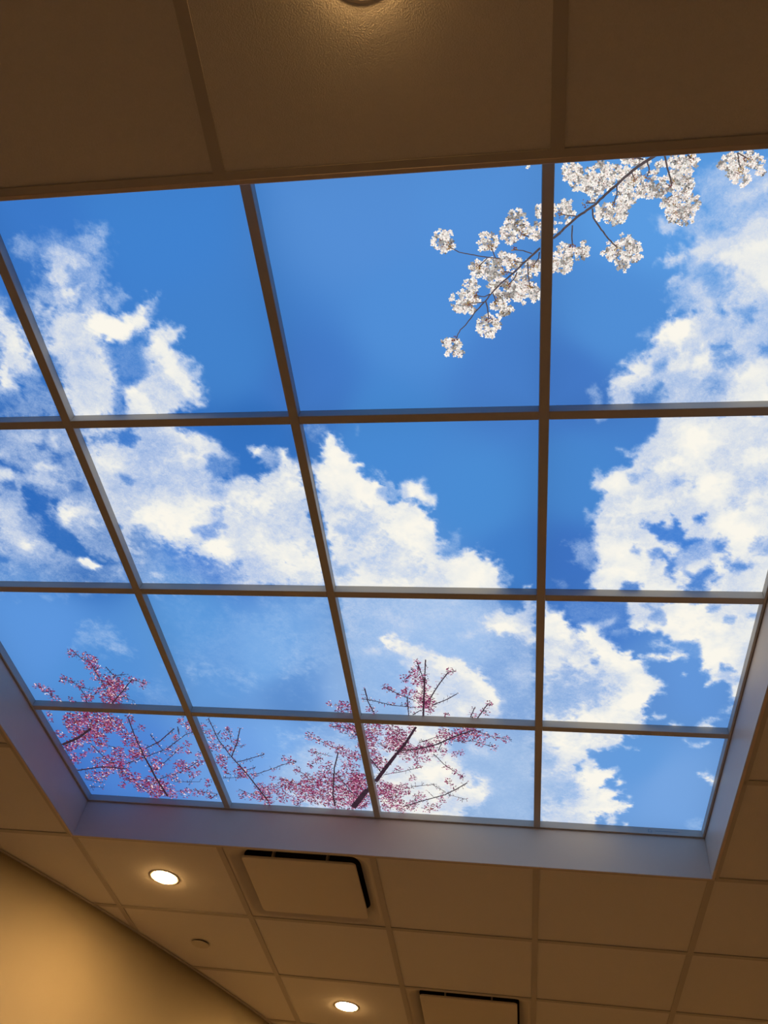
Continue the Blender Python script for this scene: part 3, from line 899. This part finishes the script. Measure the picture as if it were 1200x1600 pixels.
WHITE_HEADS = """P2 235,630,88 525,635,78 450,805,55 720,490,80 670,580,75 760,560,50 850,560,70 880,430,48 640,740,55 560,820,90 480,840,45 700,780,60 820,800,60 860,790,50 760,890,80 640,950,85 560,940,45 720,960,70 800,980,85 850,970,50 590,1050,50 620,1090,55 650,1080,45 520,1195,85 580,1180,40 410,930,58 340,1030,80 400,1070,58 430,1010,40 290,1340,72 330,1360,40 245,1310,38 1040,395,55 1070,430,40 1050,480,26 1000,520,20 1030,690,55 1090,725,60 1150,705,50 1000,800,60 1040,790,50 1180,650,32 940,420,50 930,540,60 940,780,60 930,700,50 790,125,7
P3 180,160,55 230,200,75 330,150,55 300,230,65 350,220,55 285,298,22 420,155,45 480,105,45 470,200,65 520,210,55 440,280,45 490,290,38 560,260,50 620,240,60 605,160,24 540,100,50 350,370,55 400,390,60 440,370,38 450,330,38 720,110,55 790,110,55 740,180,65 700,220,55 770,230,50 690,330,58 740,330,75 800,320,52 760,390,58 700,390,40 400,570,55 370,590,38 460,510,38 480,560,60 500,590,48 440,640,42 1010,110,55 1080,90,65 1060,190,50 1140,110,40 1020,160,45 960,130,25 1160,160,26 640,120,30"""
def white_flower(x, y, r, shade):
    n = random.choice((4, 5, 5, 5))
    a0 = random.uniform(0, 6.28)
    sq = random.uniform(.45, 1.0); t = random.uniform(0, 3.14)
    for k in range(n):
        a = a0 + k * 6.283 / n + random.uniform(-.2, .2)
        dx, dy = math.cos(a), math.sin(a)
        # a flower seen from the side is squeezed along one direction
        u = dx * math.cos(t) + dy * math.sin(t); v = (-dx * math.sin(t) + dy * math.cos(t)) * sq
        ax, ay = u * math.cos(t) - v * math.sin(t), u * math.sin(t) + v * math.cos(t)
        L_ = r * math.hypot(ax, ay)
        g = min(max(random.gauss(shade, .10), .30), 1.0)
        warm = random.uniform(.93, 1.0)
        c = lin((255 * g, 255 * g * (.97 * warm + .03), 255 * g * warm * .97))
        petal('printed_blossom', x, y, L_, r * .62, math.atan2(ay, ax), tuple(c), 3)
    if random.random() < .30:
        c = random.choice(((150, 110, 60), (170, 140, 70), (120, 70, 60), (190, 150, 140)))
        petal('printed_blossom', x - r * .1, y, r * .4, r * .35, random.uniform(0, 6), tuple(lin(c)), 4)
for (crop, w0, w1, tx) in WHITE_TWIGS:
    trace('printed_branch', crop, tx, w0, w1, BARK, 5, 1.4)
for line in WHITE_HEADS.splitlines():
    w = line.split()
    s = CROP[w[0]][2]
    for q in w[1:]:
        hx, hy, hr = (float(v) for v in q.split(','))
        cx, cy = crop_pt(w[0], hx, hy); r = hr / s
        sc = scale_at(cx, cy)
        fr = 4.6 * sc
        nfl = max(1, int(1.05 * (r / 4.0) ** 2 * 1.3))
        # shaded petals behind, then lit ones; heads are fuller and brighter on their outside
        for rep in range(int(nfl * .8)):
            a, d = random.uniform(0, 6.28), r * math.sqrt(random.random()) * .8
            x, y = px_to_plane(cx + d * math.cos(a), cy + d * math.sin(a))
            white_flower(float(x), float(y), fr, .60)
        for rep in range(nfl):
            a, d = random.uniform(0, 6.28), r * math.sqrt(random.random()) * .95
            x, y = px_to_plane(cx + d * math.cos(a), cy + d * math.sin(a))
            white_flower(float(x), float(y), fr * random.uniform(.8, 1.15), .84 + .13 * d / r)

for (crop, w0, w1, tx) in WHITE_TWIGS:
    if w0 >= 13: continue
    ex, ey = (float(v) for v in tx.split()[-1].split(','))
    for k in range(16):
        px, py = crop_pt(crop, ex + random.gauss(0, 11), ey + random.gauss(0, 11))
        sc = scale_at(px, py); x, y = px_to_plane(px, py)
        c = random.choice(((122, 78, 44), (150, 104, 40), (96, 56, 50), (170, 140, 60), (110, 60, 70)))
        petal('printed_blossom', float(x), float(y), random.uniform(2.2, 4.2) * sc, 1.5 * sc, random.uniform(0, 6.28), tuple(lin(c)), 4)
PINK_TWIGS = """Q1 5 440,375 500,425 550,450 590,520 640,600 680,690
Q1 5 640,470 690,525 760,515
Q1 4 690,525 680,600
Q1 6 680,690 740,620 800,545 880,570
Q1 4 360,540 430,555 490,595 560,610
Q1 5 490,610 520,650 525,690
Q1 5 230,590 290,620 340,670
Q1 3 750,655 815,678
Q1 3 700,560 780,555
Q5 15 150,292 250,250 330,190
Q5 9 245,452 400,430 550,440
Q5 12 810,615 735,500 700,430 665,370
Q5 7 665,370 600,230 560,120
Q5 6 670,315 760,270 850,190
Q5 5 700,230 780,330
Q5 5 690,360 800,320 920,230 965,215
Q5 5 550,410 700,360
Q5 4 850,525 1010,525
Q5 5 1000,585 1120,600 1080,630
Q5 4 320,555 410,560
Q5 4 290,510 400,530
Q5 5 560,500 640,560 720,600
Q5 5 750,510 900,460 1000,400
Q5 5 330,290 430,390 560,500
Q5 4 400,290 520,320
Q5 4 770,420 860,340
Q5 5 870,180 880,230
Q6 9 450,665 400,600 330,510 270,440 215,380
Q6 6 215,380 130,270 65,130
Q6 6 215,380 250,290 270,195
Q6 6 250,415 340,390 425,365
Q6 5 120,380 210,385
Q6 5 370,495 460,465 555,430 630,410
Q6 5 300,470 370,450
Q6 4 160,520 310,510
Q6 4 250,310 300,310
Q6 4 125,240 145,210
Q6 4 195,200 215,290
Q6 30 1000,705 1050,640 1090,590
Q6 8 885,700 870,620 880,450 905,350
Q6 5 700,240 770,270 830,300 920,345 1050,400
Q6 4 740,350 870,380
Q6 6 1000,620 900,500
Q6 6 850,180 1000,200 1050,280
Q6 4 260,590 380,640
Q6 4 945,230 1000,240
Q6 5 530,520 640,560 760,590
Q6 5 620,460 740,520 860,560
Q7 28 10,1045 80,955 150,880
Q7 24 150,880 200,810 270,720
Q7 16 270,720 330,650 400,540
Q7 11 445,480 450,350 455,230
Q7 7 460,120 455,215
Q7 6 405,130 450,250
Q7 7 490,360 540,280 600,200 650,190
Q7 7 500,405 590,370 655,335
Q7 6 200,290 300,340 400,380
Q7 7 80,300 100,380 135,450
Q7 6 60,365 130,375 250,405 400,420
Q7 6 345,350 355,470
Q7 6 380,465 430,435
Q7 6 740,480 770,415
Q7 7 785,485 850,395
Q7 11 270,690 400,680 530,650 640,600 760,560
Q7 5 760,560 860,600 1000,620
Q7 5 640,630 760,630 890,670
Q7 5 510,710 580,780 700,860
Q7 5 200,840 320,820 440,790
Q7 8 330,1035 450,1000 580,965 650,930 720,890
Q7 5 370,915 520,900
Q7 4 500,900 620,970 720,995
Q7 8 100,720 180,820
Q7 4 480,950 510,980
Q7 5 420,640 540,600
Q7 5 160,640 260,690
Q7 5 540,690 560,640"""
PINK_HEADS = """Q1 430,390,25 520,410,28 560,440,35 545,460,30 590,480,20 580,525,32 640,560,38 690,560,38 660,610,48 690,630,48 720,590,38 600,620,28 650,660,38 700,680,38 750,600,26 800,550,22 870,575,24 760,650,20 385,545,24 430,555,14 485,580,24 530,655,38 225,585,20 270,605,24 300,620,24 340,665,22 435,672,18
Q5 70,100,18 80,140,14 200,140,48 270,120,48 340,120,55 410,130,55 220,180,48 300,180,58 380,190,58 440,170,48 260,240,48 330,230,55 390,260,42 200,300,36 130,220,22 150,240,18 180,320,22 230,390,32 220,370,28 240,290,32 480,160,46 520,200,36 570,130,28 640,185,22 570,260,46 620,320,46 600,360,38 650,350,38 500,340,36 520,370,28 400,320,28 340,320,22 280,350,22 370,400,32 440,400,42 480,420,42 430,450,38 540,430,38 540,480,36 600,500,38 640,540,46 700,540,52 750,560,52 800,570,48 730,590,42 850,600,28 920,590,32 980,590,22 840,500,32 890,430,42 920,430,28 960,480,22 740,410,38 730,450,32 820,340,26 880,320,26 930,290,22 860,250,18 890,140,22 930,170,26 945,205,22 940,340,18 1010,400,22 980,420,22 1060,530,26 1070,610,22 380,490,24 350,480,24 410,500,18 310,490,18 530,540,22 470,340,14 610,260,18 1000,350,18 1000,470,18 1020,590,18
Q6 30,180,14 60,220,22 80,260,22 80,310,28 130,320,28 190,210,22 170,250,22 240,290,22 200,330,26 150,400,36 170,440,22 190,480,22 270,480,40 300,495,22 360,500,18 410,590,38 400,630,38 440,620,38 480,590,36 450,660,38 500,600,22 290,630,26 340,640,22 550,640,38 560,560,38 600,570,42 650,590,42 640,660,38 700,560,48 700,620,48 760,590,52 760,650,48 820,560,52 830,620,48 840,670,42 900,560,48 910,620,52 900,680,48 960,590,48 970,650,48 1030,560,48 1040,610,48 990,690,38 1060,680,38 700,520,36 780,520,46 850,510,42 930,500,38 1000,510,38 1050,520,38 720,245,28 770,270,22 830,300,22 870,310,22 920,340,36 960,360,32 1020,380,32 1040,310,18 740,350,22 780,400,28 720,430,22 850,430,26 810,460,30 640,470,22 600,410,28 555,390,18 480,515,18 540,540,28 940,180,46 990,190,38 880,180,28 1000,240,28 920,60,38 970,50,28 850,40,18 980,80,18 960,430,34 1010,450,32
Q7 405,135,18 400,180,32 380,220,32 330,240,28 410,250,36 450,240,28 460,290,32 450,340,32 460,380,46 440,400,36 490,400,36 400,340,30 350,320,30 330,330,26 290,350,18 220,295,24 250,310,18 610,195,24 490,440,22 830,450,26 850,400,22 760,470,18 590,465,18 110,430,18 140,450,18 255,395,10 350,400,16 110,545,36 170,560,36 250,560,46 300,590,46 260,630,46 330,640,42 230,650,46 290,660,46 370,560,26 120,620,46 120,680,46 140,740,46 180,770,40 100,600,36 370,690,36 420,690,36 460,670,40 500,670,36 320,690,36 570,580,36 540,620,26 600,620,34 650,590,40 700,570,40 740,560,36 690,610,36 770,590,36 800,640,28 830,600,26 900,600,20 960,620,24 890,670,20 570,700,24 640,710,20 685,700,18 460,740,28 400,750,28 340,740,24 290,800,20 400,780,20 600,800,16 640,820,16 685,850,20 600,880,20 630,910,16 380,860,24 330,930,40 280,940,36 220,940,54 180,920,46 160,970,46 230,960,46 270,1000,40 310,1040,40 220,1030,40 380,1030,36 430,970,28 400,990,26 470,1050,30 520,1040,30 560,1000,24 20,720,26 40,880,54 80,930,54 20,930,54 60,990,54 30,1020,36 10,550,20 20,880,46"""
PINKS = [(184,98,138), (158,64,110), (210,146,176), (124,38,80), (232,188,208), (92,38,62), (250,238,242), (156,104,88), (60,34,48)]
PINK_W = [16, 20, 9, 22, 6, 20, 8, 6, 16]
for line in PINK_TWIGS.splitlines():
    w = line.split(None, 2)
    wd = float(w[1])
    trace('printed_branch', w[0], w[2], wd * 1.15, wd * .9, BARK_P, 5 if wd > 5 else 2, .9)
    # buds and small side shoots
    pts = [tuple(float(v) for v in q.split(',')) for q in w[2].split()]
    for k in range(len(pts) - 1):
        for t in range(int(math.dist(pts[k], pts[k+1]) / 9)):
            f = random.random()
            bx, by = (pts[k][m] * (1-f) + pts[k+1][m] * f for m in (0, 1))
            a = random.uniform(0, 6.28); l = random.uniform(8, 26)
            p0 = crop_pt(w[0], bx, by); p1 = crop_pt(w[0], bx + l * math.cos(a), by + l * math.sin(a))
            sc = scale_at(*p0)
            q0 = tuple(float(v) for v in px_to_plane(*p0)); q1 = tuple(float(v) for v in px_to_plane(*p1))
            stroke('printed_branch', [q0, q1], .55 * sc, .4 * sc, BARK_P, 2)
            if random.random() < .7:
                petal('printed_blossom', q1[0], q1[1], 2.2 * sc, 1.5 * sc, -a, tuple(lin(random.choice(PINKS))), 3)
for line in PINK_HEADS.splitlines():
    w = line.split()
    s = CROP[w[0]][2]
    for q in w[1:]:
        hx, hy, hr = (float(v) for v in q.split(','))
        cx, cy = crop_pt(w[0], hx, hy); r = hr / s * 1.06
        sc = scale_at(cx, cy)
        if hr >= 34: deep = 1.0
        else: deep = 0.4
        for rep in range(int(3 + r * r * (.34 if deep > .5 else .12))):      # deep-coloured petals underneath
            a, d = random.uniform(0, 6.28), r * math.sqrt(random.random()) * .9
            x, y = px_to_plane(cx + d * math.cos(a), cy + d * math.sin(a))
            c = random.choice(((132, 48, 92), (112, 38, 72), (158, 74, 118), (84, 40, 60)))
            l = random.uniform(3.0, 4.8) * sc
            petal('printed_blossom', float(x), float(y), l, l * .5, random.uniform(0, 6.28), tuple(lin(c)), 1)
        for rep in range(int(6 + r * r * .5)):
            a, d = random.uniform(0, 6.28), r * math.sqrt(random.random())
            x, y = px_to_plane(cx + d * math.cos(a), cy + d * math.sin(a))
            c = random.choices(PINKS, PINK_W)[0]
            l = random.uniform(1.9, 3.9) * sc
            petal('printed_blossom', float(x), float(y), l, l * random.uniform(.35, .6), random.uniform(0, 6.28), tuple(lin(c)), 3)

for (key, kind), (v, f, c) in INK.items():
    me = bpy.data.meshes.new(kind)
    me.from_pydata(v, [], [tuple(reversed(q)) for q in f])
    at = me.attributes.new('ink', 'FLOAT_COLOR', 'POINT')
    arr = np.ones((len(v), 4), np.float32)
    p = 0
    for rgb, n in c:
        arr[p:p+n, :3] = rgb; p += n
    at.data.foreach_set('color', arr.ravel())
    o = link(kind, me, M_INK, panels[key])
    o['kind'] = 'stuff'

# ------------------------------------------------------------------ downlights
def downlight(x, y, label, watt=LAMP_WATT, z=HC + T_UP):
    t = empty('downlight', (x, y, z))
    tag(t, label, 'ceiling light', 'round recessed downlights')
    ring = lathe_mesh('trim_ring', [(.0535, .010), (.0535, -.001), (.0555, -.0022), (.062, -.0018), (.066, -.0004), (.066, .0)], 56)
    link('trim_ring', ring, M_RING, t)
    prof = [(.0532, -.0005)] + [(.0532 * math.cos(a), -.0005 - .0105 * math.sin(a)) for a in np.linspace(.15, 1.5, 8)] + [(.0003, -.0110)]
    lens = lathe_mesh('lens', prof, 48)
    lens.flip_normals() if hasattr(lens, 'flip_normals') else None
    link('lens', lens, M_LENS, t)
    ld = bpy.data.lights.new('downlight_lamp', 'AREA')
    ld.shape = 'DISK'; ld.size = .09
    ld.energy = watt; ld.color = LAMP_COLOR
    ld.spread = math.radians(180)
    lo = bpy.data.objects.new('downlight_lamp', ld)
    COL.objects.link(lo)
    lo.parent = t; lo.location = (0, 0, -.0125)
    return t
downlight(-1.488, 3.290, 'lit round downlight in the tile beside the left corner of the skylight', LAMP_WATT * 1.35)
downlight(-0.878, 4.520, 'lit round downlight at the bottom edge of the photo, left of the lower air diffuser', LAMP_WATT * 1.5)
downlight(-0.254, 0.1555, 'lit round downlight at the top edge of the photo in the near ceiling', LAMP_WATT * .3)
downlight(-2.09, 1.46, 'added unseen round downlight left of the skylight by the curved wall, out of the frame', LAMP_WATT * .6)  # unseen lamp, added to light the curved wall and left side
downlight(1.57, 1.46, 'added unseen round downlight right of the skylight, out of the frame', LAMP_WATT * .3)  # unseen lamp, added for a little light on the right side
downlight(0.96, 5.12, 'added unseen round downlight near the far wall, out of the frame', LAMP_WATT * 3.0)  # strong unseen lamp, added to brighten the far tiles

# ------------------------------------------------------------------ sprinkler cover plate
sp = empty('sprinkler_cover', (-1.489, 3.913, HC + T_UP))
tag(sp, 'small round flush sprinkler cover plate on the tile below the left downlight', 'sprinkler cover')
link('cover_plate', lathe_mesh('cover_plate', [(.0002, -.010), (.037, -.010), (.0410, -.0095), (.042, -.0085), (.042, -.0075), (.0405, -.007), (.0002, -.007)], 40, False), M_CAP, sp)
link('cup', lathe_mesh('cup', [(.034, -.0072), (.034, .012), (.0002, .012)], 32, False), M_DARK, sp)

# ------------------------------------------------------------------ plaque air diffusers
def rsq(h, r, n=7):
    pts = []
    for q, (sx, sy) in enumerate(((1, 1), (-1, 1), (-1, -1), (1, -1))):
        for k in range(n + 1):
            a = math.pi / 2 * (q + k / n)
            pts.append((sx * (h - r) + r * math.cos(a), sy * (h - r) + r * math.sin(a)))
    return pts
def loft(name, rings, cap_top=False, cap_bottom=False, smooth=False):
    vs_, fs = [], []
    n = len(rings[0][0])
    for poly, z in rings:
        vs_ += [(x, y, z) for x, y in poly]
    for i in range(len(rings) - 1):
        for k in range(n):
            j = (k + 1) % n
            fs.append((i*n + k, i*n + j, (i+1)*n + j, (i+1)*n + k))
    if cap_bottom: fs.append(tuple(reversed(range(n))))
    if cap_top: fs.append(tuple(range((len(rings)-1)*n, len(rings)*n)))
    me = bpy.data.meshes.new(name); me.from_pydata(vs_, [], fs)
    return me
def square_ring(h, n):
    """a square outline with the same number of points as a rounded one"""
    out = []
    for (x, y) in rsq(h, h * .02, n): out.append((x, y))
    return out
def diffuser(x, y, label):
    t = empty('air_diffuser', (x, y, HC + T_UP))
    tag(t, label, 'air diffuser', 'square plaque air diffusers')
    n = 7
    # face frame with a rounded-square opening that turns up into a shallow pan
    link('frame', loft('frame', [(square_ring(.298, n), .004), (square_ring(.298, n), .0), (rsq(.287, .07, n), -.0004), (rsq(.281, .07, n), .001), (rsq(.276, .07, n), .004)]), M_DIFF, t)
    link('back_pan', loft('back_pan', [(rsq(.276, .07, n), .004), (rsq(.267, .072, n), .011), (rsq(.254, .074, n), .021), (rsq(.238, .076, n), .034)]), M_DIFF, t)
    link('duct_collar', loft('duct_collar', [(rsq(.238, .076, n), .034), (rsq(.228, .08, n), .16), (rsq(.02, .015, n), .16)]), M_DARK, t)  # shade of the unlit opening is put into the collar's dark colour
    link('plaque', loft('plaque', [(rsq(.2265, .016, n), -.0045), (rsq(.2290, .018, n), -.002), (rsq(.2290, .018, n), .004), (rsq(.220, .016, n), .007)], True, True), M_PLAQ, t)
    for (sx, sy) in ((1, 1), (-1, 1), (-1, -1), (1, -1)):
        b = link('hanger', box_mesh('hanger', -.004, .004, -.012, .012, 0.007, .066, .001), M_DIFF, t)
        b.location = (sx * .11, sy * .195, 0)
    return t
diffuser(-0.8721, 2.985 + P/2, 'square flat-plaque air diffuser just below the far fascia of the skylight')
diffuser(-0.2625, 2.985 + 2.5 * P, 'square flat-plaque air diffuser cut off by the bottom edge of the photo')
